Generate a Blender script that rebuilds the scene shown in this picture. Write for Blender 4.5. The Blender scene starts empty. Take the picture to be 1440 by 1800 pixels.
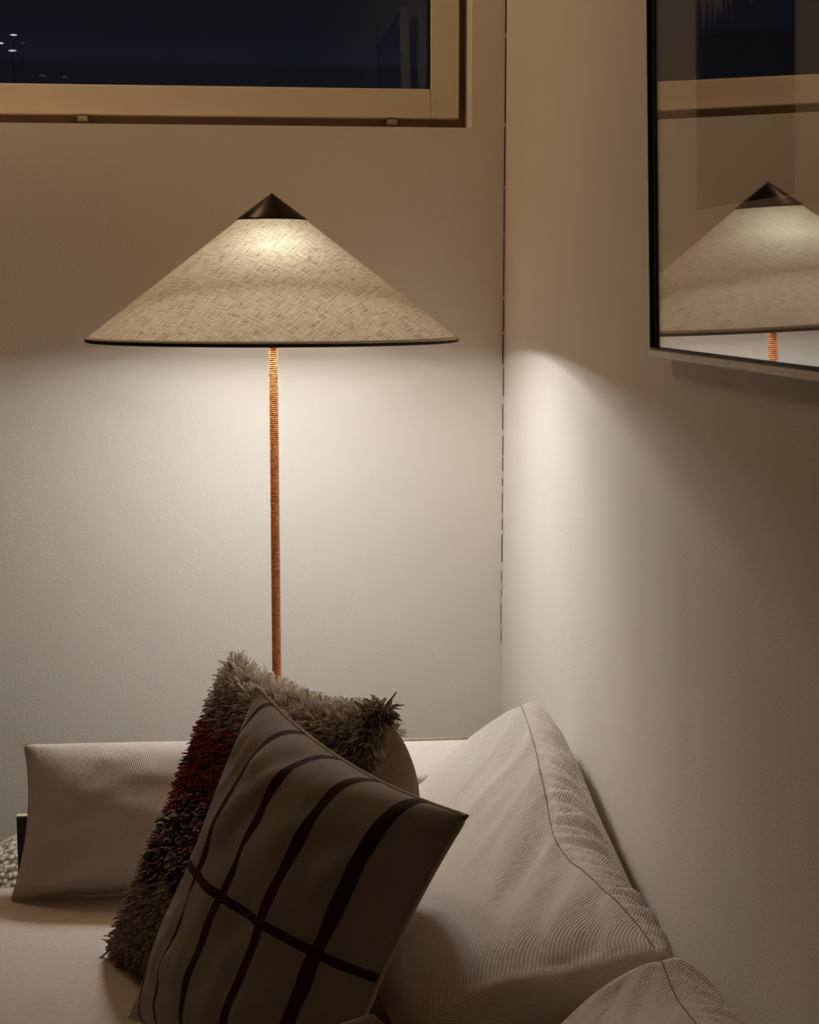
import bpy, bmesh, math, random
from mathutils import Vector, Matrix, Euler
from mathutils import noise as mnoise
random.seed(7)
S = bpy.context.scene
COL = S.collection
PI = math.pi

# ------------------------------------------------------------------ camera
F_PX, YAW, PITCH, CAM_Z = 2971.8, 0.1161, 0.1304, 1.2573
cam = bpy.data.cameras.new('camera')
cam.sensor_fit = 'HORIZONTAL'
cam.sensor_width = 36.0
cam.lens = F_PX / 1440 * 36.0
cam.clip_start = 0.02
cam_o = bpy.data.objects.new('camera', cam)
COL.objects.link(cam_o)
cam_o.location = (0, 0, CAM_Z)
cam_o.rotation_euler = Euler((PI / 2 - PITCH, 0, -YAW), 'XYZ')
S.camera = cam_o

# ------------------------------------------------------------------ view, sky, light levels
S.view_settings.view_transform = 'Standard'
S.view_settings.look = 'None'
S.view_settings.exposure = 0.0
S.view_settings.gamma = 1.0
S.view_settings.use_curve_mapping = False
DISC_STRENGTH = 248.0
BULB_STRENGTH = 54.0
FILL_STRENGTH = 10.0
FILL_COLOR = (1.0, 0.70, 0.43)
DISC_COLOR = (0.90, 0.94, 0.98)

W = bpy.data.worlds.new('night_sky')
S.world = W
W.use_nodes = True
wn = W.node_tree
bg = wn.nodes['Background']
tc = wn.nodes.new('ShaderNodeTexCoord')
sx = wn.nodes.new('ShaderNodeSeparateXYZ')
rp = wn.nodes.new('ShaderNodeValToRGB')
el = rp.color_ramp.elements
el[0].position = 0.124; el[0].color = (0.0068, 0.0068, 0.0098, 1)
el[1].position = 0.175; el[1].color = (0.0066, 0.0062, 0.0082, 1)
for p_, c_ in ((0.1262, (0.0050, 0.0050, 0.0075, 1)), (0.1285, (0.0082, 0.0095, 0.0165, 1)), (0.140, (0.0078, 0.0085, 0.0135, 1))):
    e_ = el.new(p_); e_.color = c_
wn.links.new(tc.outputs['Generated'], sx.inputs[0])
wn.links.new(sx.outputs['Z'], rp.inputs[0])
wn.links.new(rp.outputs[0], bg.inputs[0])
bg.inputs[1].default_value = 1.0

# ------------------------------------------------------------------ materials
MATS = {}
def new_mat(name):
    m = bpy.data.materials.new(name)
    m.use_nodes = True
    MATS[name] = m
    nt = m.node_tree
    b = nt.nodes['Principled BSDF']
    return m, nt, b

def node(nt, kind, **kw):
    n = nt.nodes.new(kind)
    for k, v in kw.items():
        if k in n.inputs.keys():
            n.inputs[k].default_value = v
        else:
            setattr(n, k, v)
    return n

def plain(name, col, rough=0.6, metal=0.0, spec=0.4, var=0.0, scale=30.0, bump=0.0, bscale=200.0):
    m, nt, b = new_mat(name)
    b.inputs['Base Color'].default_value = (*col, 1)
    b.inputs['Roughness'].default_value = rough
    b.inputs['Metallic'].default_value = metal
    b.inputs['Specular IOR Level'].default_value = spec
    t = nt.nodes.new('ShaderNodeTexCoord')
    if var > 0:
        n = node(nt, 'ShaderNodeTexNoise', Scale=scale, Detail=4.0)
        nt.links.new(t.outputs['Object'], n.inputs['Vector'])
        r = nt.nodes.new('ShaderNodeValToRGB')
        r.color_ramp.elements[0].position = 0.3
        r.color_ramp.elements[1].position = 0.7
        r.color_ramp.elements[0].color = (*[c * (1 - var) for c in col], 1)
        r.color_ramp.elements[1].color = (*[min(1, c * (1 + var)) for c in col], 1)
        nt.links.new(n.outputs['Fac'], r.inputs[0])
        nt.links.new(r.outputs[0], b.inputs['Base Color'])
    if bump > 0:
        n2 = node(nt, 'ShaderNodeTexNoise', Scale=bscale, Detail=3.0)
        nt.links.new(t.outputs['Object'], n2.inputs['Vector'])
        bp = node(nt, 'ShaderNodeBump', Strength=bump, Distance=0.002)
        nt.links.new(n2.outputs['Fac'], bp.inputs['Height'])
        nt.links.new(bp.outputs[0], b.inputs['Normal'])
    return m

def weave(name, col, pitch=0.003, angle=0.6, strength=0.35, var=0.12, rough=0.9, stripes=None, sheen=0.0):
    """cloth: twill ribs from the UV map (metres), slub colour noise; optional dark woven stripes"""
    m, nt, b = new_mat(name)
    b.inputs['Roughness'].default_value = rough
    b.inputs['Specular IOR Level'].default_value = 0.12
    b.inputs['Sheen Weight'].default_value = sheen
    L = nt.links
    uv = nt.nodes.new('ShaderNodeUVMap')
    mp = nt.nodes.new('ShaderNodeMapping')
    mp.inputs['Rotation'].default_value = (0, 0, angle)
    L.new(uv.outputs[0], mp.inputs['Vector'])
    w1 = node(nt, 'ShaderNodeTexWave', Scale=0.314 / pitch, Distortion=1.2, Detail=1.0)
    w1.inputs['Detail Scale'].default_value = 2.0
    w1.bands_direction = 'X'
    L.new(mp.outputs[0], w1.inputs['Vector'])
    w2 = node(nt, 'ShaderNodeTexWave', Scale=0.314 / (pitch * 0.8), Distortion=1.5, Detail=1.0)
    w2.bands_direction = 'Y'
    L.new(mp.outputs[0], w2.inputs['Vector'])
    n = node(nt, 'ShaderNodeTexNoise', Scale=1.0 / (pitch * 2.2), Detail=3.0)
    L.new(uv.outputs[0], n.inputs['Vector'])
    n3 = node(nt, 'ShaderNodeTexNoise', Scale=14.0, Detail=2.0)
    L.new(uv.outputs[0], n3.inputs['Vector'])
    a = node(nt, 'ShaderNodeMath', operation='MULTIPLY')
    a.inputs[1].default_value = 0.5
    L.new(w2.outputs['Fac'], a.inputs[0])
    s1 = node(nt, 'ShaderNodeMath', operation='ADD')
    L.new(w1.outputs['Fac'], s1.inputs[0]); L.new(a.outputs[0], s1.inputs[1])
    s2 = node(nt, 'ShaderNodeMath', operation='ADD')
    L.new(s1.outputs[0], s2.inputs[0]); L.new(n.outputs['Fac'], s2.inputs[1])
    bp = node(nt, 'ShaderNodeBump', Strength=strength, Distance=pitch * 0.35)
    L.new(s2.outputs[0], bp.inputs['Height'])
    L.new(bp.outputs[0], b.inputs['Normal'])
    r = nt.nodes.new('ShaderNodeValToRGB')
    r.color_ramp.elements[0].position = 0.45
    r.color_ramp.elements[1].position = 1.9 / 2.5
    mr = node(nt, 'ShaderNodeMath', operation='MULTIPLY')
    mr.inputs[1].default_value = 0.42
    L.new(s2.outputs[0], mr.inputs[0])
    r.color_ramp.elements[0].position = 0.2
    r.color_ramp.elements[1].position = 0.75
    r.color_ramp.elements[0].color = (*[c * (1 - var * 2) for c in col], 1)
    r.color_ramp.elements[1].color = (*[min(1, c * (1 + var)) for c in col], 1)
    L.new(mr.outputs[0], r.inputs[0])
    out = r.outputs[0]
    if stripes:
        # stripes: UV map 'unit' runs 0..1 over the pillow face
        uu = nt.nodes.new('ShaderNodeUVMap'); uu.uv_map = 'unit'
        sp = nt.nodes.new('ShaderNodeSeparateXYZ')
        L.new(uu.outputs[0], sp.inputs[0])
        mask = None
        for axis, c, hw in stripes:
            d = node(nt, 'ShaderNodeMath', operation='SUBTRACT'); d.inputs[1].default_value = c
            L.new(sp.outputs[axis], d.inputs[0])
            ab = node(nt, 'ShaderNodeMath', operation='ABSOLUTE'); L.new(d.outputs[0], ab.inputs[0])
            lt = node(nt, 'ShaderNodeMath', operation='LESS_THAN'); lt.inputs[1].default_value = hw
            L.new(ab.outputs[0], lt.inputs[0])
            if mask is None:
                mask = lt.outputs[0]
            else:
                mx = node(nt, 'ShaderNodeMath', operation='MAXIMUM')
                L.new(mask, mx.inputs[0]); L.new(lt.outputs[0], mx.inputs[1]); mask = mx.outputs[0]
        mix = nt.nodes.new('ShaderNodeMixRGB')
        mix.inputs[2].default_value = (0.055, 0.018, 0.012, 1)
        L.new(mask, mix.inputs[0]); L.new(out, mix.inputs[1])
        out = mix.outputs[0]
    L.new(out, b.inputs['Base Color'])
    return m

M_WALL = plain('wall_paint', (0.84, 0.765, 0.67), 0.85, spec=0.15, var=0.015, scale=3.0, bump=0.25, bscale=260.0)
M_ROOM = plain('room_paint', (0.62, 0.55, 0.47), 0.9, spec=0.1, var=0.02, scale=2.0)
M_CEIL = plain('ceiling_paint', (0.80, 0.74, 0.67), 0.9, spec=0.1, var=0.02, scale=2.0)
M_WINFRAME = plain('window_paint', (0.80, 0.70, 0.55), 0.5, spec=0.3, var=0.03, scale=12.0)
M_OUTER = plain('outer_frame_shade', (0.28, 0.20, 0.145), 0.7, spec=0.15, var=0.1, scale=20.0)  # dark brown paints in the shade of the gap round the sash
M_HINGE = plain('hinge_plastic', (0.38, 0.32, 0.25), 0.6, spec=0.2)
M_CRACK = plain('crack_shadow_gap', (0.035, 0.025, 0.02), 0.9, spec=0.0)
M_BLACK = plain('black_slip', (0.012, 0.010, 0.012), 0.5, spec=0.2)
M_FRAME = plain('pale_frame_wood', (0.90, 0.84, 0.77), 0.5, spec=0.3, var=0.06, scale=40.0)
M_MAT = plain('mat_board', (0.84, 0.77, 0.68), 0.9, spec=0.05, var=0.02, scale=60.0)
M_BEVEL = plain('mat_bevel', (0.80, 0.76, 0.70), 0.8, spec=0.05)
M_PRINT = plain('forest_ink', (0.012, 0.012, 0.016), 0.8, spec=0.05, var=0.3, scale=30.0)
M_SKYINK = plain('print_sky_ink', (0.50, 0.44, 0.37), 0.85, spec=0.05, var=0.12, scale=40.0)
M_BRASS = plain('aged_brass', (0.036, 0.026, 0.019), 0.30, metal=1.0, var=0.25, scale=25.0)
M_BRASSD = plain('dark_brass_rod', (0.32, 0.22, 0.11), 0.35, metal=1.0, var=0.2, scale=40.0)
M_RIM = plain('dark_rim_binding', (0.03, 0.022, 0.018), 0.8, spec=0.1)
M_RIML = plain('pale_rim_fold', (0.62, 0.52, 0.40), 0.9, spec=0.1, var=0.1, scale=200.0)
M_RATTAN = plain('rattan_wrap', (0.58, 0.20, 0.05), 0.55, spec=0.3, var=0.35, scale=160.0)
M_PANELW = plain('dark_panel', (0.05, 0.04, 0.035), 0.6, spec=0.2)
M_PANELTOP = plain('pale_wood_edge', (0.70, 0.58, 0.36), 0.6, spec=0.2, var=0.08, scale=60.0)
M_LEG = plain('dark_leg_wood', (0.05, 0.03, 0.02), 0.5, var=0.2, scale=20.0)
M_DISHM = plain('white_dish_metal', (0.75, 0.72, 0.68), 0.5, spec=0.3)
M_SOCKET = plain('socket_metal', (0.30, 0.22, 0.13), 0.4, metal=1.0)
M_STITCH = plain('seam_thread', (0.20, 0.15, 0.12), 0.9, spec=0.05)
M_HILL = plain('night_hill', (0.004, 0.004, 0.006), 1.0, spec=0.0, var=0.2, scale=0.1)
M_GROUND = plain('night_ground', (0.005, 0.005, 0.007), 1.0, spec=0.0, var=0.2, scale=0.2)
M_SOFA = weave('sofa_twill', (0.76, 0.66, 0.565), 0.0034, 0.75, 0.55, 0.12)
M_SEAT = weave('sofa_seat_twill', (0.72, 0.60, 0.505), 0.0034, 0.75, 0.35, 0.10)
M_BOLSTER = weave('bolster_canvas', (0.60, 0.515, 0.445), 0.0028, 0.25, 0.3, 0.06)
M_STRIPED = weave('striped_linen', (0.35, 0.285, 0.24), 0.0016, 0.02, 0.35, 0.13,
                  stripes=[(0, 0.108, 0.011), (0, 0.295, 0.014), (0, 0.478, 0.015), (0, 0.662, 0.016), (0, 0.848, 0.021), (1, 0.49, 0.013)])
M_PLAINB = weave('pillow_back_canvas', (0.42, 0.32, 0.235), 0.002, 0.1, 0.3, 0.10)
M_BROWN = weave('brown_velvet', (0.30, 0.20, 0.15), 0.002, 0.1, 0.2, 0.10)
M_PIPING = plain('linen_piping', (0.50, 0.40, 0.29), 0.9, spec=0.1, var=0.12, scale=120.0)

# oak floor
m, nt, b = new_mat('floor_boards'); M_FLOOR = m
b.inputs['Roughness'].default_value = 0.45
t = nt.nodes.new('ShaderNodeTexCoord')
br = node(nt, 'ShaderNodeTexBrick', Scale=1.0)
br.inputs['Color1'].default_value = (0.11, 0.062, 0.034, 1)
br.inputs['Color2'].default_value = (0.14, 0.080, 0.045, 1)
br.inputs['Mortar'].default_value = (0.03, 0.018, 0.01, 1)
br.inputs['Mortar Size'].default_value = 0.002
br.inputs['Brick Width'].default_value = 1.4
br.inputs['Row Height'].default_value = 0.14
nt.links.new(t.outputs['Object'], br.inputs['Vector'])
nt.links.new(br.outputs['Color'], b.inputs['Base Color'])

# linen lampshade: UV is the cone laid flat, in metres
m = bpy.data.materials.new('shade_linen'); M_SHADE = m
m.use_nodes = True
nt = m.node_tree
for n_ in list(nt.nodes): nt.nodes.remove(n_)
L = nt.links
out = nt.nodes.new('ShaderNodeOutputMaterial')
uv = nt.nodes.new('ShaderNodeUVMap')
rot = nt.nodes.new('ShaderNodeMapping'); rot.inputs['Rotation'].default_value = (0, 0, 0.62)
L.new(uv.outputs[0], rot.inputs['Vector'])
fib = []
for sc in ((36.0, 520.0, 1.0), (470.0, 32.0, 1.0)):
    mp = nt.nodes.new('ShaderNodeMapping'); mp.inputs['Scale'].default_value = sc
    L.new(rot.outputs[0], mp.inputs['Vector'])
    nz = node(nt, 'ShaderNodeTexNoise', Scale=1.0, Detail=3.0, Roughness=0.65)
    L.new(mp.outputs[0], nz.inputs['Vector'])
    fib.append(nz.outputs['Fac'])
ad = node(nt, 'ShaderNodeMath', operation='ADD'); L.new(fib[0], ad.inputs[0]); L.new(fib[1], ad.inputs[1])
hf = node(nt, 'ShaderNodeMath', operation='MULTIPLY'); hf.inputs[1].default_value = 0.5; L.new(ad.outputs[0], hf.inputs[0])
cr = nt.nodes.new('ShaderNodeValToRGB')
cr.color_ramp.elements[0].position = 0.36; cr.color_ramp.elements[0].color = (0.20, 0.11, 0.055, 1)
cr.color_ramp.elements[1].position = 0.58; cr.color_ramp.elements[1].color = (0.73, 0.585, 0.41, 1)
e = cr.color_ramp.elements.new(0.46); e.color = (0.53, 0.395, 0.255, 1)
L.new(hf.outputs[0], cr.inputs[0])
bp = node(nt, 'ShaderNodeBump', Strength=0.5, Distance=0.001); L.new(hf.outputs[0], bp.inputs['Height'])
df = nt.nodes.new('ShaderNodeBsdfDiffuse'); tl = nt.nodes.new('ShaderNodeBsdfTranslucent')
for s_ in (df, tl):
    L.new(cr.outputs[0], s_.inputs['Color']); L.new(bp.outputs[0], s_.inputs['Normal'])
mx = nt.nodes.new('ShaderNodeMixShader'); mx.inputs[0].default_value = 0.30
L.new(df.outputs[0], mx.inputs[1]); L.new(tl.outputs[0], mx.inputs[2])
L.new(mx.outputs[0], out.inputs['Surface'])

def glass(name, ior, tint=(1, 1, 1), base=0.0):
    m = bpy.data.materials.new(name); m.use_nodes = True
    nt = m.node_tree
    for n_ in list(nt.nodes): nt.nodes.remove(n_)
    o = nt.nodes.new('ShaderNodeOutputMaterial')
    g = nt.nodes.new('ShaderNodeBsdfGlossy'); g.inputs['Roughness'].default_value = 0.0
    g.inputs['Color'].default_value = (1, 1, 1, 1)
    tr = nt.nodes.new('ShaderNodeBsdfTransparent'); tr.inputs['Color'].default_value = (*tint, 1)
    f0 = ((ior - 1) / (ior + 1)) ** 2 + base
    lw = nt.nodes.new('ShaderNodeLayerWeight'); lw.inputs['Blend'].default_value = 0.5
    pw = node(nt, 'ShaderNodeMath', operation='POWER'); pw.inputs[1].default_value = 5.0
    ml = node(nt, 'ShaderNodeMath', operation='MULTIPLY_ADD'); ml.inputs[1].default_value = 1 - f0; ml.inputs[2].default_value = f0
    mx = nt.nodes.new('ShaderNodeMixShader')
    nt.links.new(lw.outputs['Facing'], pw.inputs[0]); nt.links.new(pw.outputs[0], ml.inputs[0]); nt.links.new(ml.outputs[0], mx.inputs[0])
    nt.links.new(tr.outputs['BSDF'], mx.inputs[1]); nt.links.new(g.outputs['BSDF'], mx.inputs[2])
    nt.links.new(mx.outputs[0], o.inputs['Surface'])
    return m
M_PANE = glass('window_glass', 1.5, (0.92, 0.94, 0.95))
M_GLAZE = glass('picture_glass', 1.5, base=0.23)

def emis(name, col, st):
    m = bpy.data.materials.new(name); m.use_nodes = True
    nt = m.node_tree
    for n_ in list(nt.nodes): nt.nodes.remove(n_)
    o = nt.nodes.new('ShaderNodeOutputMaterial')
    e_ = nt.nodes.new('ShaderNodeEmission'); e_.inputs[0].default_value = (*col, 1); e_.inputs[1].default_value = st
    nt.links.new(e_.outputs[0], o.inputs['Surface'])
    return m
M_GLOBE = emis('fill_glow', FILL_COLOR, FILL_STRENGTH)
M_DISC = emis('added_disc_glow', DISC_COLOR, DISC_STRENGTH)
M_BULB = emis('bulb_glow', (0.84, 0.97, 1.0), BULB_STRENGTH)
M_LIGHT = emis('far_light', (0.9, 0.95, 1.0), 0.75)
M_LIGHTD = emis('far_dim_light', (0.7, 0.72, 1.0), 0.06)

# shaggy pile: colour of each yarn comes from the mesh
m, nt, b = new_mat('shag_yarn'); M_SHAG = m
b.inputs['Roughness'].default_value = 0.9
b.inputs['Specular IOR Level'].default_value = 0.1
b.inputs['Subsurface Weight'].default_value = 0.0
at_ = nt.nodes.new('ShaderNodeVertexColor'); at_.layer_name = 'yarn'
nt.links.new(at_.outputs['Color'], b.inputs['Base Color'])
ts = nt.nodes.new('ShaderNodeBsdfTranslucent'); nt.links.new(at_.outputs['Color'], ts.inputs['Color'])
ms = nt.nodes.new('ShaderNodeMixShader'); ms.inputs[0].default_value = 0.45
nt.links.new(b.outputs[0], ms.inputs[1]); nt.links.new(ts.outputs[0], ms.inputs[2])
nt.links.new(ms.outputs[0], nt.nodes['Material Output'].inputs['Surface'])

# knitted wool
m, nt, b = new_mat('cream_knit'); M_KNIT = m
b.inputs['Base Color'].default_value = (0.74, 0.68, 0.60, 1); b.inputs['Roughness'].default_value = 0.95
t = nt.nodes.new('ShaderNodeTexCoord')
vo = node(nt, 'ShaderNodeTexVoronoi', Scale=95.0)
nt.links.new(t.outputs['Object'], vo.inputs['Vector'])
rk = nt.nodes.new('ShaderNodeValToRGB')
rk.color_ramp.elements[0].color = (0.78, 0.72, 0.64, 1); rk.color_ramp.elements[1].color = (0.25, 0.19, 0.15, 1)
rk.color_ramp.elements[0].position = 0.35; rk.color_ramp.elements[1].position = 0.75
nt.links.new(vo.outputs['Distance'], rk.inputs[0]); nt.links.new(rk.outputs[0], b.inputs['Base Color'])
bp = node(nt, 'ShaderNodeBump', Strength=1.0, Distance=0.005); bp.invert = True
nt.links.new(vo.outputs['Distance'], bp.inputs['Height']); nt.links.new(bp.outputs[0], b.inputs['Normal'])

# ------------------------------------------------------------------ builders
def link(name, me, mat, parent=None, smooth=True):
    o = bpy.data.objects.new(name, me)
    COL.objects.link(o)
    if mat: me.materials.append(mat)
    if parent: o.parent = parent
    if smooth:
        for p in me.polygons: p.use_smooth = True
    return o

def mesh(name, V, Fc, mat, parent=None, smooth=True, uv=None, unit=None):
    me = bpy.data.meshes.new(name)
    me.from_pydata([tuple(v) for v in V], [], Fc)
    for nm, data in (('UVMap', uv), ('unit', unit)):
        if data:
            ly = me.uv_layers.new(name=nm)
            for lp in me.loops: ly.data[lp.index].uv = data[lp.vertex_index]
    me.validate(); me.update()
    return link(name, me, mat, parent, smooth)

def from_bm(name, bm, mat, parent=None, smooth=False):
    bmesh.ops.recalc_face_normals(bm, faces=bm.faces)
    me = bpy.data.meshes.new(name)
    bm.to_mesh(me); bm.free()
    return link(name, me, mat, parent, smooth)

def box(bm, x0, x1, y0, y1, z0, z1, bev=0.0):
    r = bmesh.ops.create_cube(bm, size=1.0)
    bmesh.ops.scale(bm, vec=(x1 - x0, y1 - y0, z1 - z0), verts=r['verts'])
    bmesh.ops.translate(bm, vec=((x0 + x1) / 2, (y0 + y1) / 2, (z0 + z1) / 2), verts=r['verts'])
    if bev > 0:
        es = list({e for v in r['verts'] for e in v.link_edges})
        bmesh.ops.bevel(bm, geom=es, offset=bev, segments=3, profile=0.5, affect='EDGES')

def box_o(name, x0, x1, y0, y1, z0, z1, mat, parent=None, bev=0.0, smooth=False):
    bm = bmesh.new(); box(bm, x0, x1, y0, y1, z0, z1, bev)
    return from_bm(name, bm, mat, parent, smooth)

def lathe(name, prof, n, mat, parent=None, smooth=True, caps=False):
    """prof: list of (r, z); r = 0 closes"""
    V, Fc, prev = [], [], None
    for r, z in prof:
        if r < 1e-6:
            ring = [len(V)]; V.append((0, 0, z))
        else:
            ring = list(range(len(V), len(V) + n))
            V += [(r * math.cos(2 * PI * i / n), r * math.sin(2 * PI * i / n), z) for i in range(n)]
        if prev:
            for i in range(n):
                j = (i + 1) % n
                if len(prev) == 1 and len(ring) == 1: continue
                if len(prev) == 1: Fc.append((prev[0], ring[i], ring[j]))
                elif len(ring) == 1: Fc.append((prev[i], prev[j], ring[0]))
                else: Fc.append((prev[i], prev[j], ring[j], ring[i]))
        prev = ring
    bm = bmesh.new()
    vs = [bm.verts.new(v) for v in V]
    for f in Fc:
        bm.faces.new([vs[i] for i in f])
    return from_bm(name, bm, mat, parent, smooth)

def tube(name, pts, r, mat, parent=None, n=8, taper=None):
    V, Fc = [], []
    pts = [Vector(p) for p in pts]
    up = Vector((0.13, 0.31, 0.94)).normalized()
    for k, p in enumerate(pts):
        d = (pts[min(k + 1, len(pts) - 1)] - pts[max(k - 1, 0)]).normalized()
        a = d.cross(up)
        if a.length < 1e-4: a = d.cross(Vector((1, 0, 0)))
        a.normalize(); c = d.cross(a)
        rr = r * (taper(k / (len(pts) - 1)) if taper else 1)
        for i in range(n):
            t_ = 2 * PI * i / n
            V.append(p + a * math.cos(t_) * rr + c * math.sin(t_) * rr)
        if k:
            for i in range(n):
                j = (i + 1) % n
                Fc.append(((k - 1) * n + i, (k - 1) * n + j, k * n + j, k * n + i))
    Fc.append(tuple(range(n))[::-1]); Fc.append(tuple(range((len(pts) - 1) * n, len(pts) * n)))
    return mesh(name, V, Fc, mat, parent)

def thing(name, label, cat, loc=(0, 0, 0), group=None):
    o = bpy.data.objects.new(name, None)
    o.empty_display_size = 0.05
    COL.objects.link(o); o.location = loc
    return tag(o, label, cat, group)

def tag(o, label, cat, group=None):
    o['label'] = label; o['category'] = cat
    if group: o['group'] = group
    return o

def struct(o):
    o['kind'] = 'structure'
    return o

def keep_world(parent):
    """children were built in world coordinates: shift them under the parent's origin"""
    l = Vector(parent.location)
    for c in parent.children:
        c.data.transform(Matrix.Translation(-l))

def cr(p0, p1, p2, p3, t):
    return 0.5 * ((2 * p1) + (p2 - p0) * t + (2 * p0 - 5 * p1 + 4 * p2 - p3) * t * t + (3 * p1 - p0 - 3 * p2 + p3) * t ** 3)

# ------------------------------------------------------------------ the room
XW, YW = 0.5366, 3.0905          # inner faces of the right and back walls
XL, YF, ZC = -3.6, -2.8, 2.55
WX0, WX1, WZ0, WZ1 = -1.25, 0.474, 1.549, 2.32   # window opening
WT = 0.26
bm = bmesh.new()
box(bm, XL - 0.2, WX0, YW, YW + WT, 0, ZC)
box(bm, WX1, XW + 0.2, YW, YW + WT, 0, ZC)
box(bm, WX0, WX1, YW, YW + WT, 0, WZ0)
box(bm, WX0, WX1, YW, YW + WT, WZ1, ZC)
struct(from_bm('wall_back', bm, M_WALL))
struct(box_o('wall_right', XW, XW + 0.2, YF, YW, 0, ZC, M_WALL))
struct(box_o('wall_left', XL - 0.2, XL, YF, YW, 0, ZC, M_ROOM))
struct(box_o('wall_front', XL - 0.2, XW + 0.2, YF - 0.2, YF, 0, ZC, M_ROOM))
struct(box_o('floor', XL - 0.2, XW + 0.2, YF - 0.2, YW + WT, -0.12, 0, M_FLOOR))
struct(box_o('ceiling', XL - 0.2, XW + 0.2, YF - 0.2, YW + WT, ZC, ZC + 0.12, M_CEIL))

# hairline crack where the two walls meet: broken thin dark slivers
rc = random.Random(3)
bm = bmesh.new()
z = 0.60
while z < 2.5:
    seg = rc.uniform(0.012, 0.06) if z < 1.15 else rc.uniform(0.03, 0.16)
    gap = rc.uniform(0.004, 0.016) if z < 1.15 else rc.uniform(0.002, 0.007)
    w = 0.0004 if z < 0.72 else (0.0006 if z < 1.1 else 0.0009)
    o_ = rc.uniform(-0.0008, 0.0008)
    box(bm, XW - 0.0022 + o_ - w, XW - 0.0022 + o_ + w * 0.6, YW - 0.0010, YW + 0.001, z, z + seg)
    z += seg + gap
tr = struct(from_bm('trim_1', bm, M_CRACK))
tr['label'] = 'dark broken hairline crack running down the corner of the walls'

# ------------------------------------------------------------------ window
win = bpy.data.objects.new('window_1', None); COL.objects.link(win)
win.location = (WX0, YW, WZ0); win['kind'] = 'structure'
win['label'] = 'wide window with painted wooden sash and black night panes'
YS = YW + 0.060                  # front face of the sash
SX1, SZ0 = 0.459, 1.571          # outer edges of the sash
bm = bmesh.new()
box(bm, WX1 - 0.040, WX1, YS + 0.030, YS + 0.110, WZ0, WZ1)
box(bm, WX0, WX0 + 0.040, YS + 0.030, YS + 0.110, WZ0, WZ1)
box(bm, WX0 + 0.040, WX1 - 0.040, YS + 0.030, YS + 0.110, WZ0, WZ0 + 0.045)
box(bm, WX0 + 0.040, WX1 - 0.040, YS + 0.030, YS + 0.110, WZ1 - 0.045, WZ1)
from_bm('outer_frame', bm, M_OUTER, win)
GX1, GZ0 = 0.4075, 1.6235        # glass edges
box_o('sash_stile', GX1, SX1, YS, YS + 0.045, SZ0, WZ1 - 0.02, M_WINFRAME, win, 0.0015)
box_o('sash_stile', WX0 + 0.015, WX0 + 0.067, YS, YS + 0.045, SZ0, WZ1 - 0.02, M_WINFRAME, win, 0.0015)
box_o('sash_rail', WX0 + 0.0675, GX1 - 0.0006, YS + 0.0006, YS + 0.045, SZ0, GZ0, M_WINFRAME, win, 0.0015)
box_o('sash_rail', WX0 + 0.0675, GX1 - 0.0006, YS + 0.0006, YS + 0.045, WZ1 - 0.072, WZ1 - 0.02, M_WINFRAME, win, 0.0015)
box_o('glazing_bead', GX1 - 0.004, GX1 - 0.0008, YS + 0.012, YS + 0.022, GZ0 + 0.001, WZ1 - 0.073, M_BLACK, win)
box_o('pane', WX0 + 0.068, GX1 - 0.001, YS + 0.022, YS + 0.028, GZ0 + 0.0005, WZ1 - 0.0725, M_PANE, win)
for xx in (-0.224, 0.336):
    box_o('hinge_cover', xx - 0.009, xx + 0.009, YS - 0.004, YS + 0.028, WZ0 + 0.010, SZ0 - 0.003, M_HINGE, win, 0.002)
keep_world(win)

# night outside
struct(box_o('ground', -60, 60, YW + 1.5, 120, -3.3, -3.0, M_GROUND))
far = [((24, 61.5), (-4.331, 40, 6.970), 0.078, M_LIGHT, 'tiny white light outside the window, uppermost of the cluster'),
       ((2, 76), (-4.620, 40, 6.784), 0.060, M_LIGHT, 'tiny white light outside the window, cut by the photo edge'),
       ((40, 76), (-4.135, 40, 6.792), 0.055, M_LIGHTD, 'faint tiny light outside the window, right of the white cluster'),
       ((22, 89), (-4.531, 41.5, 6.826), 0.094, M_LIGHT, 'tiny white light outside the window, lowest of the cluster'),
       ((75, 133), (-3.713, 40, 6.083), 0.075, M_LIGHTD, 'very faint light low in the window, left of a pair'),
       ((114, 135), (-3.218, 40, 6.065), 0.060, M_LIGHTD, 'very faint light low in the window, right of a pair')]
for px, p, hw, mt, lab in far:
    sl_ = thing('street_lamp', lab, 'light', (p[0], p[1], -3.0), 'distant lights outside the window')
    bm = bmesh.new()
    bmesh.ops.create_uvsphere(bm, u_segments=12, v_segments=8, radius=1.0)
    bmesh.ops.scale(bm, vec=(hw, 0.05, 0.018), verts=bm.verts)
    bmesh.ops.translate(bm, vec=(0, 0, p[2] + 3.0), verts=bm.verts)
    from_bm('lamp_head', bm, mt, sl_, True)
    lathe('pole', [(0, 0), (0.005, 0), (0.003, p[2] + 2.985), (0, p[2] + 2.985)], 10, M_HILL, sl_)

# ------------------------------------------------------------------ framed forest print on the right wall
DL = 0.0294
pic = thing('framed_picture', 'pale-framed forest print with mat and reflecting glass on right wall', 'picture', (XW - 0.020, 1.953, 1.180))
pic.rotation_euler = (0, -DL, 0)
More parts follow.
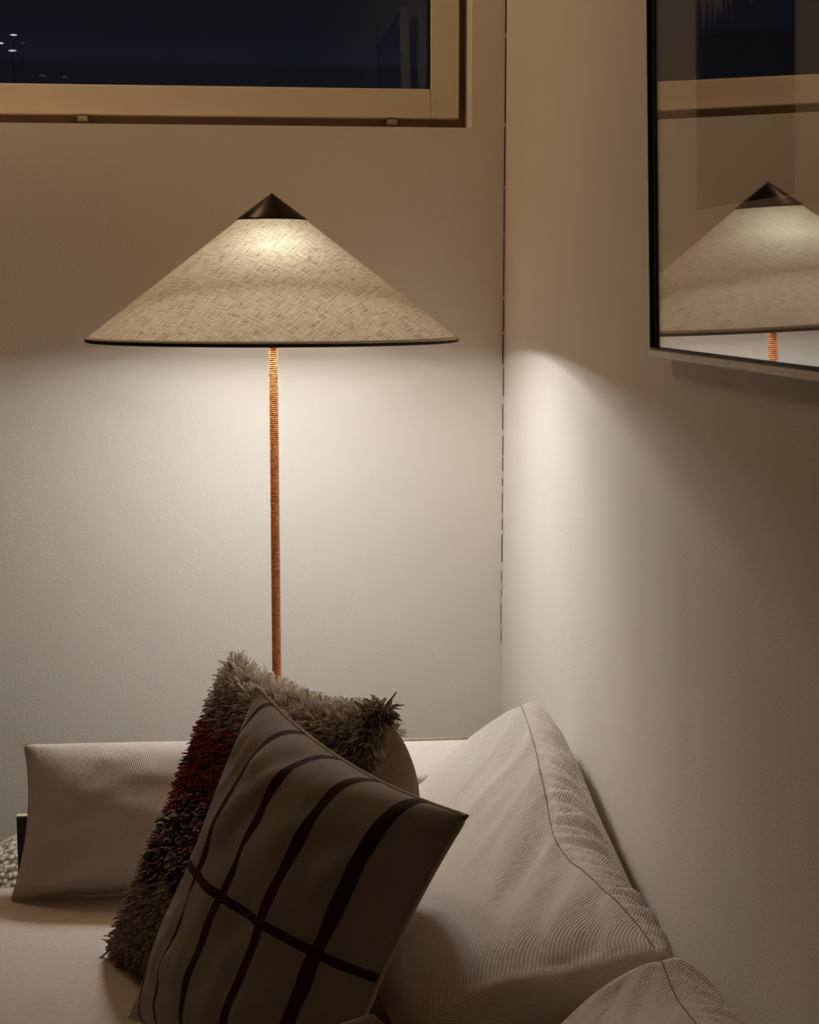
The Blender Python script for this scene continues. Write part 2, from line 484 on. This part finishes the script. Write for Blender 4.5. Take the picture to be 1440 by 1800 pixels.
# local axes: x into the wall, -y towards the camera, z up; the glass lies on x = 0
PW, PH, FB = 0.623, 0.790, 0.0095
def picbox(name, x0, x1, y0, y1, z0, z1, mat, bev=0.0):
    return box_o(name, x0, x1, y0, y1, z0, z1, mat, pic, bev)
picbox('frame_rail', -0.0062, 0.017, -PW, 0, 0, FB, M_FRAME, 0.0030)
picbox('frame_rail', -0.0062, 0.017, -PW, 0, PH - FB, PH, M_FRAME, 0.0012)
picbox('frame_stile', -0.0062, 0.017, -FB, 0, FB, PH - FB, M_FRAME, 0.0020)
picbox('frame_stile', -0.0062, 0.017, -PW, -PW + FB, FB, PH - FB, M_FRAME, 0.0020)
bm = bmesh.new()
S0 = 0.0008
box(bm, -0.0056, 0.004, -FB - 0.0012, -FB, FB, PH - FB)
box(bm, -0.0056, 0.004, -PW + FB, -PW + FB + 0.0018, FB, PH - FB)
box(bm, -0.0056, 0.004, -PW + FB, -FB, FB, FB + 0.0018)
box(bm, -0.0056, 0.004, -PW + FB, -FB, PH - FB - 0.0018, PH - FB)
from_bm('frame_slip', bm, M_BLACK, pic)
picbox('glass', 0.0, 0.0016, -PW + FB + 0.0018, -FB - 0.0018, FB + 0.0018, PH - FB - 0.0018, M_GLAZE)
PY0, PY1, PZ0, PZ1 = -0.484, -0.171, 0.160, 0.625       # opening in the mat
bm = bmesh.new()
X0, X1 = 0.004, 0.0062
box(bm, X0, X1, PY1, -FB, FB, PH - FB)
box(bm, X0, X1, -PW + FB, PY0, FB, PH - FB)
box(bm, X0, X1, PY0, PY1, FB, PZ0)
box(bm, X0, X1, PY0, PY1, PZ1, PH - FB)
from_bm('mat_board', bm, M_MAT, pic)
bm = bmesh.new()
box(bm, X0 - 0.0002, X1 + 0.0005, PY1 - 0.0035, PY1, PZ0, PZ1)
box(bm, X0 - 0.0002, X1 + 0.0005, PY0, PY0 + 0.0035, PZ0, PZ1)
box(bm, X0 - 0.0002, X1 + 0.0005, PY0, PY1, PZ0, PZ0 + 0.0022)
box(bm, X0 - 0.0002, X1 + 0.0005, PY0, PY1, PZ1 - 0.0022, PZ1)
from_bm('mat_bevel', bm, M_BEVEL, pic)
pr_ = picbox('print', 0.0070, 0.0085, PY0, PY1, PZ0, PZ1, M_PRINT)
# pale sky of the print, ending in the jagged line of the tree tops
rt_ = random.Random(11)
tops = []
yy = PY1
trees = []
while yy > PY0:
    w = rt_.uniform(0.012, 0.028)
    trees.append((yy - w / 2, rt_.uniform(0.360, 0.398), w))
    yy -= w * rt_.uniform(0.8, 1.3)
def treeline(y):
    h = 0.336 + 0.010 * mnoise.noise((y * 30, 0, 0))
    for c, top, w in trees:
        d = abs(y - c) / (w * 0.62)
        if d < 1:
            jag = 0.007 * math.sin(d * 22 + c * 90)
            h = max(h, 0.336 + (top - 0.336) * (1 - d) ** 0.75 + jag)
    return h
V, Fc = [], []
n = 260
for i in range(n + 1):
    y = PY1 + (PY0 - PY1) * i / n
    h = treeline(y)
    V += [(0.0066, y, h), (0.0066, y, PZ1), (0.0072, y, h), (0.0072, y, PZ1)]
for i in range(n):
    a = i * 4
    Fc += [(a, a + 1, a + 5, a + 4), (a + 2, a + 6, a + 7, a + 3), (a, a + 4, a + 6, a + 2)]
o = mesh('printed_sky', V, Fc, M_SKYINK, pr_, smooth=False)
picbox('backing_board', 0.0092, 0.013, -PW + FB, -FB, FB, PH - FB, M_PANELW)

# ------------------------------------------------------------------ floor lamp
LX, LY, ZR = 0.0995, 2.7607, 1.18
lamp = thing('floor_lamp', 'floor lamp with wide conical linen shade and wrapped orange cane pole', 'lamp', (LX, LY, 0))
RS, HS = 0.300, 0.2313
lathe('base', [(0, 0), (0.128, 0), (0.130, 0.003), (0.130, 0.012), (0.126, 0.016), (0.03, 0.020), (0.014, 0.030), (0.012, 0.05), (0, 0.05)], 64, M_BRASSD, lamp)
lathe('rod', [(0, 0.045), (0.0058, 0.045), (0.0058, 1.262), (0, 1.262)], 20, M_BRASSD, lamp)
prof = [(0.0058, 0.055)]
z = 0.055
pitch = 0.0033
while z < ZR + 0.004:
    prof += [(0.0064, z + 0.0002), (0.0077, z + pitch * 0.3), (0.0077, z + pitch * 0.62), (0.0064, z + pitch * 0.92)]
    z += pitch
prof.append((0.0058, z))
lathe('cane_wrap', prof, 20, M_RATTAN, lamp)
lathe('collar', [(0.0058, ZR + 0.002), (0.0125, ZR + 0.002), (0.0125, ZR + 0.036), (0.0058, ZR + 0.036)], 24, M_BRASSD, lamp)
lathe('socket', [(0.0058, ZR + 0.060), (0.010, ZR + 0.061), (0.010, ZR + 0.080), (0.0, ZR + 0.084)], 28, M_SOCKET, lamp)
# light unit: an added disc and dish that spread light onto walls and sofa,
# and a small frosted bulb above it that hangs off the axis
lathe('pole_baffle', [(0.0058, ZR + 0.018), (0.036, ZR + 0.018), (0.036, ZR + 0.0195), (0.0058, ZR + 0.0195)], 32, M_DISHM, lamp)  # added plate that keeps the disc's light off the top of the pole
unit = Matrix.Translation((0, -0.004, ZR + 0.040)) @ Matrix.Rotation(-0.24, 4, 'X')
o = lathe('added_disc', [(0.038, 0.0), (0.061, 0.0), (0.061, 0.0015), (0.038, 0.0015)], 48, M_DISC, lamp)
o.data.transform(unit)
o = lathe('dish', [(0.0075, 0.0016), (0.0615, 0.0016), (0.0625, 0.004), (0.055, 0.010), (0.012, 0.014), (0.0075, 0.014)], 48, M_DISHM, lamp)
o.data.transform(unit)
bz, by = ZR + 0.108, -0.068
bulb = lathe('bulb', [(0.020 * math.sin(a), -0.020 * math.cos(a)) for a in [PI * k / 16 for k in range(17)]], 40, M_BULB, lamp)
bulb.data.transform(Matrix.Translation((0, by, bz)))
hold = lathe('bulb_holder', [(0, -0.012), (0.010, -0.012), (0.011, 0.010), (0, 0.010)], 24, M_SOCKET, lamp)
hold.data.transform(Matrix.Translation((0, by, ZR + 0.080)))
tube('bulb_arm', [(0, 0, ZR + 0.072), (0, by * 0.5, ZR + 0.070), (0, by, ZR + 0.072)], 0.004, M_SOCKET, lamp)

# shade: one conical sheet of linen
def cone_r(z): return RS * (1 - z / HS)
V, Fc, UV = [], [], []
n, mrow = 160, 36
sl = math.hypot(RS, HS)
sa = RS / sl
for k in range(mrow + 1):
    zz = 0.200 * k / mrow
    r = cone_r(zz)
    for i in range(n + 1):
        t_ = 2 * PI * i / n + PI / 2           # the joint lies at the back
        V.append((r * math.cos(t_), r * math.sin(t_), ZR + zz))
        ph = (t_ - 1.5 * PI) * sa
        lr = r / sa
        UV.append((lr * math.sin(ph), -lr * math.cos(ph)))
for k in range(mrow):
    for i in range(n):
        a = k * (n + 1) + i
        Fc.append((a, a + 1, a + n + 2, a + n + 1))
mesh('shade', V, Fc, M_SHADE, lamp, uv=UV)
lathe('rim_binding', [(RS + 0.0006, ZR + 0.0012), (RS + 0.0010, ZR - 0.0012), (RS + 0.0004, ZR - 0.0045), (RS - 0.0012, ZR - 0.0050), (RS - 0.0022, ZR - 0.0040), (RS - 0.0022, ZR + 0.0010), (RS + 0.0006, ZR + 0.0012)], 160, M_RIM, lamp)
lathe('rim_fold', [(RS - 0.0035, ZR + 0.0038), (RS + 0.0002, ZR + 0.0022), (RS + 0.0014, ZR + 0.0010), (RS + 0.0006, ZR - 0.0002), (RS - 0.0026, ZR + 0.0012), (RS - 0.0035, ZR + 0.0038)], 160, M_RIML, lamp)
lathe('cap', [(0.0545, ZR + 0.1885), (0.0560, ZR + 0.1895), (0.0555, ZR + 0.1915), (0.004, ZR + 0.2290), (0.0015, ZR + 0.2312), (0, ZR + 0.2315)], 64, M_BRASS, lamp)
for k in range(3):
    a = 2 * PI * k / 3 + 0.5
    tube('shade_arm', [(0.012 * math.cos(a), 0.012 * math.sin(a), ZR + 0.014), (0.15 * math.cos(a), 0.15 * math.sin(a), ZR + 0.006), (0.297 * math.cos(a), 0.297 * math.sin(a), ZR + 0.0005)], 0.0016, M_BRASSD, lamp, 8)

# ------------------------------------------------------------------ added globe pendant, unseen: fill light for the upper walls
pe = thing('fill_pendant', 'added globe pendant out of view, filling light onto the upper walls', 'lamp', (-0.50, 2.80, 2.25))
lathe('globe', [(0.14 * math.sin(a), -0.14 * math.cos(a)) for a in [PI * k / 24 for k in range(25)]], 48, M_GLOBE, pe)
lathe('cord', [(0, 0.138), (0.003, 0.138), (0.003, ZC - 2.25 - 0.02), (0, ZC - 2.25 - 0.02)], 12, M_BLACK, pe)
lathe('ceiling_rose', [(0, ZC - 2.25 - 0.03), (0.04, ZC - 2.25 - 0.025), (0.05, ZC - 2.25), (0, ZC - 2.25)], 32, M_WINFRAME, pe)

# ------------------------------------------------------------------ sofa
sofa = thing('sofa', 'beige fabric sofa with loose back cushions along the right wall', 'sofa', (-0.10, 1.30, 0))
SB = 0.418                               # top of the seat
box_o('base', -0.78, 0.515, 0.25, 2.37, 0.13, 0.285, M_SEAT, sofa, 0.012, True)
def seat_cushion(y0, y1):
    nx, ny = 60, 80
    V, Fc, UV = [], [], []
    x0, x1, z0 = -0.80, 0.50, 0.288
    def prof(t):   # around the x-z section
        pass
    bm = bmesh.new(); box(bm, x0, x1, y0, y1, z0, SB, 0.022)
    me = bpy.data.meshes.new('seat_cushion'); bm.to_mesh(me); bm.free()
    ly = me.uv_layers.new(name='UVMap')
    for lp in me.loops:
        v = me.vertices[lp.vertex_index].co
        ly.data[lp.index].uv = (v.x + v.z * 0.5, v.y + v.z * 0.5)
    return link('seat_cushion', me, M_SEAT, sofa)
seat_cushion(1.322, 2.378)
seat_cushion(0.26, 1.318)
for lx in (-0.70, 0.44):
    for ly_ in (0.33, 2.28):
        lathe_o = lathe('leg', [(0, 0), (0.016, 0), (0.022, 0.13), (0, 0.13)], 20, M_LEG, sofa)
        lathe_o.data.transform(Matrix.Translation((lx, ly_, 0)))
box_o('back_frame', 0.470, 0.520, 0.25, 2.30, 0.285, 0.40, M_SEAT, sofa, 0.01, True)
# low upholstered corner arm behind the pillows, piped along its far edge
def uvbox(name, x0, x1, y0, y1, z0, z1, mat, parent, bev):
    o = box_o(name, x0, x1, y0, y1, z0, z1, mat, parent, bev, True)
    me = o.data
    ly = me.uv_layers.new(name='UVMap')
    for lp in me.loops:
        v = me.vertices[lp.vertex_index].co
        ly.data[lp.index].uv = (v.x + v.z * 0.3, v.y + v.z)
    return o
uvbox('arm', 0.155, 0.420, 2.425, 2.633, 0.20, 0.540, M_SOFA, sofa, 0.010)
tube('arm_piping', [(0.165, 2.629, 0.5395), (0.29, 2.630, 0.540), (0.41, 2.629, 0.5395)], 0.0032, M_PIPING, sofa)
ep = box_o('end_panel', -0.2885, 0.150, 2.400, 2.411, 0.15, 0.5065, M_PANELW, sofa)
o = box_o('panel_edge', -0.2885, 0.150, 2.400, 2.411, 0.5066, 0.5086, M_PANELTOP, ep)
# sinks the children to the sofa's own origin
for c in list(sofa.children):
    c.data.transform(Matrix.Translation(-Vector(sofa.location)))
    for g in c.children: g.data.transform(Matrix.Translation(-Vector(sofa.location)))

def back_cushion(name, secs, label, seed, wr=1.0, caps=(True, True), fold_y=None):
    """secs: (y, [(x, z) x 9]) from the far end to the near end; control point 4 is the seam"""
    root = thing(name, label, 'cushion', (0.36, sum(s[0] for s in secs) / len(secs), SB + 0.002), 'sofa back cushions')
    PER, MU = 16, 230
    ctrl = [[Vector((p[0], s[0], p[1])) for p in s[1]] for s in secs]
    ns, nc = len(secs), 9
    def section(u):
        f = u * (ns - 1); i = min(int(f), ns - 2); t = f - i
        pts = []
        for k in range(nc):
            pts.append(cr(ctrl[max(i - 1, 0)][k], ctrl[i][k], ctrl[i + 1][k], ctrl[min(i + 2, ns - 1)][k], t))
        return pts
    def loop(pts):
        out = []
        for k in range(nc):
            for j in range(PER):
                out.append(cr(pts[k - 1], pts[k], pts[(k + 1) % nc], pts[(k + 2) % nc], j / PER))
        return out
    rows = []
    NP = nc * PER
    for m_ in range(MU + 1):
        u = m_ / MU
        lp = loop(section(u))
        y = lp[0].y
        for q in range(NP):
            k = q / PER
            p = lp[q]
            # gathers running out of the seam: stronger on the boxing side
            d = k - 4.0
            end = min(1.0, u / 0.10, (1 - u) / 0.06)
            end = end * end * (3 - 2 * end)
            if 0 < d < 2.6:
                env = math.exp(-((d - 0.75) / 0.55) ** 2) * end
                mask = 0.30 + 1.5 * max(0.0, mnoise.noise((y * 6.5, 2.2 + d * 0.4, seed)) + 0.25)
                wv = math.sin(205 * y + d * 9 + 4.5 * mnoise.noise((y * 8, d * 0.7, seed))) + 0.6 * math.sin(96 * y + d * 5 + 4 * mnoise.noise((y * 6, d * 0.7, seed + 4)))
                p = p + Vector((0.5, 0, 0.85)) * 0.0058 * wr * env * mask * wv
            elif -2.8 < d <= 0:
                env = math.exp(-((d + 0.55) / 0.8) ** 2) * end
                f_ = mnoise.noise((y * 13 - d * 2.6, d * 0.7, seed + 9)) + 0.35 * mnoise.noise((y * 34 - d * 6, d * 1.3, seed + 2))
                p = p + Vector((-0.4, 0, 0.9)) * 0.0120 * wr * env * f_
            # the seam pulls the cloth in
            p = p - Vector((0.1, 0, 1.0)) * 0.0028 * math.exp(-(d / 0.14) ** 2)
            p = p + Vector((-0.3, 0, 1)) * 0.004 * mnoise.noise((p.x * 9, p.y * 7, p.z * 9 + seed))
            lp[q] = p
        rows.append(lp)
    def cap(lp, sgn):
        c = sum(lp, Vector()) / len(lp)
        c.z = c.z * 0.9 + SB * 0.1
        res = []
        for s_, dy in ((0.985, 0.007), (0.93, 0.014), (0.8, 0.022), (0.6, 0.029), (0.35, 0.033), (0.1, 0.035)):
            res.append([Vector((c.x + (p.x - c.x) * s_, p.y + sgn * dy, c.z + (p.z - c.z) * s_)) for p in lp])
        return res
    rows = cap(rows[0], 1)[::-1] + rows + cap(rows[-1], -1)
    V, UV, Fc = [], [], []
    for r, lp in enumerate(rows):
        acc = 0.0
        for q in range(NP + 1):
            p = lp[q % NP]
            if q: acc += (p - lp[q - 1]).length
            V.append(p); UV.append((acc, p.y if 6 <= r < len(rows) - 6 else p.y + 0.3 * (0.5 - acc) * 0))
    for r in range(len(rows) - 1):
        for q in range(NP):
            a = r * (NP + 1) + q
            Fc.append((a, a + 1, a + NP + 2, a + NP + 1))
    Fc.append(tuple(range(NP))); b0 = (len(rows) - 1) * (NP + 1); Fc.append(tuple(b0 + q for q in range(NP))[::-1])
    o = mesh('cover', V, Fc, M_SOFA, root, uv=UV)
    bm = bmesh.new(); bm.from_mesh(o.data)
    bmesh.ops.remove_doubles(bm, verts=bm.verts, dist=1e-5)
    bmesh.ops.recalc_face_normals(bm, faces=bm.faces)
    bm.to_mesh(o.data); bm.free()
    for p in o.data.polygons: p.use_smooth = True
    # stitched seam along control point 4
    sp = [rows[r][4 * PER] + Vector((0.0, 0, 0.0004)) for r in range(5, len(rows) - 6)]
    tube('seam', sp, 0.0006, M_STITCH, root, 6)
    keep_world(root)
    return root

Z0 = SB + 0.004
c1 = [(2.445, [(.235, Z0), (.215, .455), (.262, .490), (.352, .572), (.455, .640), (.492, .628), (.512, .585), (.510, .500), (.470, Z0)]),
      (2.33, [(.225, Z0), (.192, .470), (.252, .515), (.345, .578), (.450, .622), (.492, .612), (.515, .575), (.513, .490), (.475, Z0)]),
      (2.17, [(.220, Z0), (.182, .475), (.248, .525), (.335, .570), (.436, .596), (.484, .584), (.514, .545), (.513, .475), (.475, Z0)]),
      (2.02, [(.220, Z0), (.178, .475), (.248, .530), (.330, .560), (.421, .574), (.472, .570), (.510, .528), (.511, .465), (.475, Z0)]),
      (1.87, [(.222, Z0), (.178, .488), (.250, .540), (.338, .560), (.437, .571), (.476, .556), (.506, .505), (.507, .455), (.475, Z0)]),
      (1.74, [(.230, Z0), (.188, .495), (.262, .547), (.350, .562), (.452, .573), (.482, .552), (.501, .495), (.500, .450), (.475, Z0)]),
      (1.675, [(.245, Z0), (.210, .490), (.280, .541), (.362, .552), (.456, .570), (.478, .545), (.490, .490), (.488, .450), (.470, Z0)])]
back_cushion('back_cushion', c1, 'long slumped beige back cushion in the corner behind the pillows', 1.3)
c2 = [(1.602, [(.255, Z0), (.250, .436), (.292, .470), (.372, .545), (.446, .582), (.482, .572), (.505, .530), (.506, .470), (.470, Z0)]),
      (1.53, [(.250, Z0), (.236, .446), (.285, .485), (.362, .548), (.442, .574), (.484, .572), (.511, .535), (.512, .470), (.475, Z0)]),
      (1.40, [(.240, Z0), (.210, .460), (.265, .510), (.350, .565), (.436, .590), (.482, .585), (.514, .545), (.514, .470), (.475, Z0)]),
      (1.15, [(.230, Z0), (.190, .470), (.250, .530), (.335, .580), (.430, .605), (.480, .595), (.514, .550), (.514, .470), (.475, Z0)]),
      (0.85, [(.235, Z0), (.200, .470), (.260, .525), (.345, .575), (.440, .605), (.482, .592), (.512, .545), (.512, .470), (.475, Z0)])]
back_cushion('back_cushion', c2, 'beige back cushion cut by the bottom edge of the photo', 4.7, 0.7)

# ------------------------------------------------------------------ pillows
def pillow_shape(TL, TR, BL, BR, front, tf, tb, pinch=0.07, n=64, pw=2.4, q=0.62, seed=0.0, wr=1.0, sag=0.0, pb=None, qb=None, qback=None):
    """front(a, b) and back(a, b) points; a, b in -1..1 from left/top; 'front' is the outward unit normal"""
    TL, TR, BL, BR, front = map(Vector, (TL, TR, BL, BR, front))
    def base(a, b):
        a2 = a * (1 - pinch * (1 - b * b) * a * a)
        b2 = b * (1 - pinch * (1 - a * a) * b * b)
        u, v = (a2 + 1) / 2, (b2 + 1) / 2
        return (TL * (1 - u) + TR * u) * (1 - v) + (BL * (1 - u) + BR * u) * v
    def thick(a, b):
        bb = b - sag * (1 - b * b)
        return max(0.0, 1 - abs(a) ** pw) ** q * max(0.0, 1 - abs(bb) ** (pb or pw)) ** (qb or q)
    def pt(a, b, side):
        t_ = thick(a, b)
        p = base(a, b)
        w = 0.0
        edge = max(abs(a), abs(b))
        w += 0.0055 * wr * mnoise.noise((a * 3.1 + seed, b * 3.1, side * 2.0)) * t_
        w += 0.0040 * wr * mnoise.noise((a * 8 + seed, b * 5, side * 3.0 + 7)) * t_ * (0.25 + edge)
        return p + front * side * ((tf if side > 0 else tb) * t_ + w)
    return pt, base

def pillow_side(name, pt, side, mat, parent, wm, hm, n=72):
    V, Fc, UV, UN = [], [], [], []
    for j in range(n + 1):
        for i in range(n + 1):
            a = math.sin((2 * i / n - 1) * PI / 2 * 0.999); b = math.sin((2 * j / n - 1) * PI / 2 * 0.999)
            if i in (0, n): a = 1.0 if i else -1.0
            if j in (0, n): b = 1.0 if j else -1.0
            V.append(pt(a, b, side))
            UV.append(((a + 1) / 2 * wm, (b + 1) / 2 * hm)); UN.append(((a + 1) / 2, (b + 1) / 2))
    for j in range(n):
        for i in range(n):
            k = j * (n + 1) + i
            f = (k, k + 1, k + n + 2, k + n + 1)
            Fc.append(f if side < 0 else f[::-1])
    return mesh(name, V, Fc, mat, parent, uv=UV, unit=UN)

def edge_loop(base, n=40, out=0.0):
    pts = []
    for k in range(n): pts.append(base(-1 + 2 * k / n, -1))
    for k in range(n): pts.append(base(1, -1 + 2 * k / n))
    for k in range(n): pts.append(base(1 - 2 * k / n, 1))
    for k in range(n): pts.append(base(-1, 1 - 2 * k / n))
    pts.append(base(-1, -1))
    return pts

# bolster along the far end of the seat
bo = thing('bolster_cushion', 'long low beige cushion standing at the far end of the seat', 'cushion', (0.0, 2.31, SB))
nb = Vector((0, -0.84, 0.54)).normalized()
pt, base = pillow_shape((-0.276, 2.425, 0.606), (0.262, 2.420, 0.604), (-0.286, 2.300, 0.421), (0.262, 2.295, 0.421), nb, 0.088, 0.012, pinch=0.050, pw=3.0, q=0.48, seed=2.0, wr=0.6, sag=0.05)
pillow_side('front_cover', pt, 1, M_BOLSTER, bo, 0.55, 0.24)
pillow_side('back_cover', pt, -1, M_BOLSTER, bo, 0.55, 0.24)
tube('edge_seam', edge_loop(base), 0.0022, M_BOLSTER, bo, 6)
keep_world(bo)

# shaggy pillow
NF = Vector((-0.826, -0.36, 0.43)).normalized()
sh = thing('shaggy_pillow', 'shaggy wool pillow in rust, cream and mauve behind the striped pillow', 'pillow', (0.03, 1.93, SB))
sTL, sTR, sBL, sBR = Vector((.022, 2.165, .772)), Vector((.186, 1.815, .788)), Vector((-.132, 2.085, .432)), Vector((.040, 1.735, .440))
pt, base = pillow_shape(sTL, sTR, sBL, sBR, NF, 0.030, 0.185, pinch=0.11, pw=2.4, q=0.42, seed=5.0, wr=0.6)
pillow_side('front_cloth', pt, 1, M_PIPING, sh, 0.40, 0.40)
pillow_side('back_cover', pt, -1, M_PLAINB, sh, 0.40, 0.40)
rs = random.Random(21)
CREAM, MAUVE, RUST, DARK, RUSTB, OLIVE, GREY = (.98, .87, .77), (.58, .43, .42), (.48, .12, .06), (.085, .050, .050), (.60, .17, .07), (.52, .45, .33), (.42, .31, .265)
def yarn(u, v):
    j = rs.uniform(-0.035, 0.035); u += j; v += rs.uniform(-0.035, 0.035)
    r = rs.random()
    if v < 0.075: return CREAM
    if u < 0.05 and 0.46 < v < 0.56: return CREAM
    if u > 0.90: return (.55, .46, .35)
    if u > 0.72 and v < 0.35: return MAUVE if r < 0.5 else (.50, .42, .33)
    if v < 0.20: return MAUVE if r < 0.55 else (.62, .55, .47)
    if v < 0.42: return RUST if r < 0.85 else DARK
    d = v + 0.9 * u
    if d < 0.60 and u < 0.16: return RUSTB if r < 0.85 else DARK
    if u < 0.07 and v < 0.74: return OLIVE
    if v < 0.72: return DARK if r < 0.55 else ((.85, .76, .70) if r < 0.75 else RUST if r < 0.85 else MAUVE)
    if v < 0.78: return OLIVE if r < 0.5 else GREY
    return GREY if r < 0.7 else MAUVE
V, Fc, C = [], [], []
down = (sBL - sTL).normalized(); right = (sTR - sTL).normalized()
def tuft(p, nrm, fall, col, ln, rad):
    rv = Vector((rs.uniform(-1, 1), rs.uniform(-1, 1), rs.uniform(-1, 1)))
    d0 = (nrm + rv * 0.45 + fall * 0.2).normalized()
    d1 = (d0 * 0.5 + fall * 0.5 + rv * 0.35 + Vector((0, 0, -0.25))).normalized()
    pts = [p, p + d0 * ln * 0.38, p + d0 * ln * 0.60 + d1 * ln * 0.16, p + d0 * ln * 0.66 + d1 * ln * 0.36]
    rr = [rad * 0.8, rad * 1.0, rad * 1.0, rad * 0.75]
    b0 = len(V)
    a = d0.orthogonal().normalized(); c = d0.cross(a)
    sh_ = rs.uniform(0.78, 1.18)
    for k in range(4):
        for i in range(4):
            t_ = PI / 2 * i
            V.append(pts[k] + (a * math.cos(t_) + c * math.sin(t_)) * rr[k])
            C.append((min(1, col[0] * sh_), min(1, col[1] * sh_), min(1, col[2] * sh_), 1))
    for k in range(3):
        for i in range(4):
            j = (i + 1) % 4
            Fc.append((b0 + k * 4 + i, b0 + k * 4 + j, b0 + k * 4 + 4 + j, b0 + k * 4 + 4 + i))
    Fc.append((b0 + 12, b0 + 13, b0 + 14, b0 + 15))
NT = 112
for j in range(NT):
    for i in range(NT):
        a = max(-1, min(1, -1 + 2 * (i + rs.random()) / NT)); b_ = max(-1, min(1, -1 + 2 * (j + rs.random()) / NT))
        p = pt(a, b_, 1)
        g1 = pt(min(1, a + 0.02), b_, 1) - pt(max(-1, a - 0.02), b_, 1); g2 = pt(a, min(1, b_ + 0.02), 1) - pt(a, max(-1, b_ - 0.02), 1)
        nr = g1.cross(g2)
        nr = nr.normalized() if nr.length > 1e-9 else NF
        if nr.dot(NF) < 0: nr = -nr
        nr = (nr + right * max(0, abs(a) - .85) * 5 * (1 if a > 0 else -1) + down * max(0, abs(b_) - .85) * 5 * (1 if b_ > 0 else -1)).normalized()
        tuft(p - nr * 0.002, nr, down * 0.8, yarn((a + 1) / 2, (b_ + 1) / 2), rs.uniform(0.014, 0.023), rs.uniform(0.0012, 0.0017))
for k in range(1500):      # the fringe round the edge
    s_ = k % 4; t_ = rs.uniform(-1, 1)
    a, b_ = ((t_, -1), (1, t_), (t_, 1), (-1, t_))[s_]
    o_ = (-down, right, down, -right)[s_]
    tuft(pt(a, b_, 1), (o_ + NF * rs.uniform(-0.3, 0.8)).normalized(), down * 0.6, yarn((a + 1) / 2, (b_ + 1) / 2), rs.uniform(0.016, 0.026), rs.uniform(0.0012, 0.0017))
for k in range(3000):     # the thick cream crest that runs along the top seam and over it
    a = rs.uniform(-1, 0.92); sd = 1 if rs.random() < 0.5 or abs(a) > 0.7 else -1; b_ = -1 + (0.16 if sd > 0 else 0.05) * rs.random() ** 1.5
    p = pt(a, b_, sd)
    tuft(p, (-down * 1.0 + NF * rs.uniform(-0.9, 0.8) + right * rs.uniform(-.3, .3)).normalized(), down * rs.uniform(-.2, .5) + Vector((0, 0, 0.2)), yarn((a + 1) / 2, 0.0), rs.uniform(0.018, 0.028), rs.uniform(0.0013, 0.0018))
for k in range(260):      # tassel-like ear at the upper right corner
    p = pt(1 - rs.uniform(0, 0.10), -1 + rs.uniform(0, 0.10), 1)
    tuft(p, (right * 0.35 - down * 0.9 + NF * rs.uniform(-.2, .9)).normalized(), right * 0.3 + down * 0.7, (.58, .49, .37), rs.uniform(0.022, 0.036), 0.0014)
pile = mesh('pile', V, Fc, M_SHAG, sh)
ca = pile.data.color_attributes.new('yarn', 'FLOAT_COLOR', 'POINT')
ca.data.foreach_set('color', [x for c in C for x in c])
pile['kind'] = 'stuff'; pile['label'] = 'shaggy rust, cream and mauve yarn pile'
keep_world(sh)

# striped linen pillow in front
NS = Vector((-0.814, -0.445, 0.372)).normalized()
st = thing('striped_pillow', 'beige linen pillow with dark stripes leaning in front of the shaggy pillow', 'pillow', (0.06, 1.70, SB))
pTL, pTR, pBL, pBR = Vector((.046, 1.914, .804)), Vector((.235, 1.545, .760)), Vector((-.105, 1.878, .428)), Vector((.085, 1.515, .430))
pt, base = pillow_shape(pTL, pTR, pBL, pBR, NS, 0.076, 0.026, pinch=0.10, pw=2.1, q=0.80, seed=9.0, wr=1.6, pb=3.6, qb=0.42)
pillow_side('front_cover', pt, 1, M_STRIPED, st, 0.41, 0.41, 96)
pillow_side('back_cover', pt, -1, M_PLAINB, st, 0.41, 0.41)
tube('piping', edge_loop(base), 0.0026, M_PIPING, st, 6)
keep_world(st)

# small brown cushion whose rounded top just enters the photo
bc = thing('brown_cushion', 'small brown cushion whose rounded corner just shows at the bottom edge', 'pillow', (0.16, 1.33, SB))
nbc = Vector((-0.55, -0.72, 0.42)).normalized()
ax = Vector((0.80, -0.60, 0.0)).normalized(); upv = nbc.cross(ax); upv = -upv if upv.z < 0 else upv
c0 = Vector((0.122, 1.30, 0.676)) - upv * 0.150
pt, base = pillow_shape(c0 + upv * .150, c0 + ax * .150, c0 - ax * .150, c0 - upv * .128, nbc, 0.035, 0.035, pinch=-0.2, pw=2.6, q=0.55, seed=14.0, wr=0.5)
pillow_side('front_cover', pt, 1, M_BROWN, bc, 0.30, 0.22, 40)
pillow_side('back_cover', pt, -1, M_BROWN, bc, 0.30, 0.22, 40)
keep_world(bc)

# ------------------------------------------------------------------ knitted pouf behind the sofa's end
po = thing('knitted_pouf', 'cream chunky knitted pouf behind the far left end of the sofa', 'pouf', (-0.215, 2.64, 0))
prof = [(0, 0.0), (0.12, 0.0), (0.17, 0.02), (0.198, 0.09), (0.205, 0.18), (0.198, 0.27), (0.178, 0.335), (0.14, 0.378), (0.09, 0.405), (0.04, 0.416), (0.0, 0.418)]
lathe('cover', prof, 64, M_KNIT, po)
lathe('gather_button', [(0, 0.424), (0.014, 0.423), (0.018, 0.419), (0.0175, 0.412), (0, 0.412)], 24, M_KNIT, po)
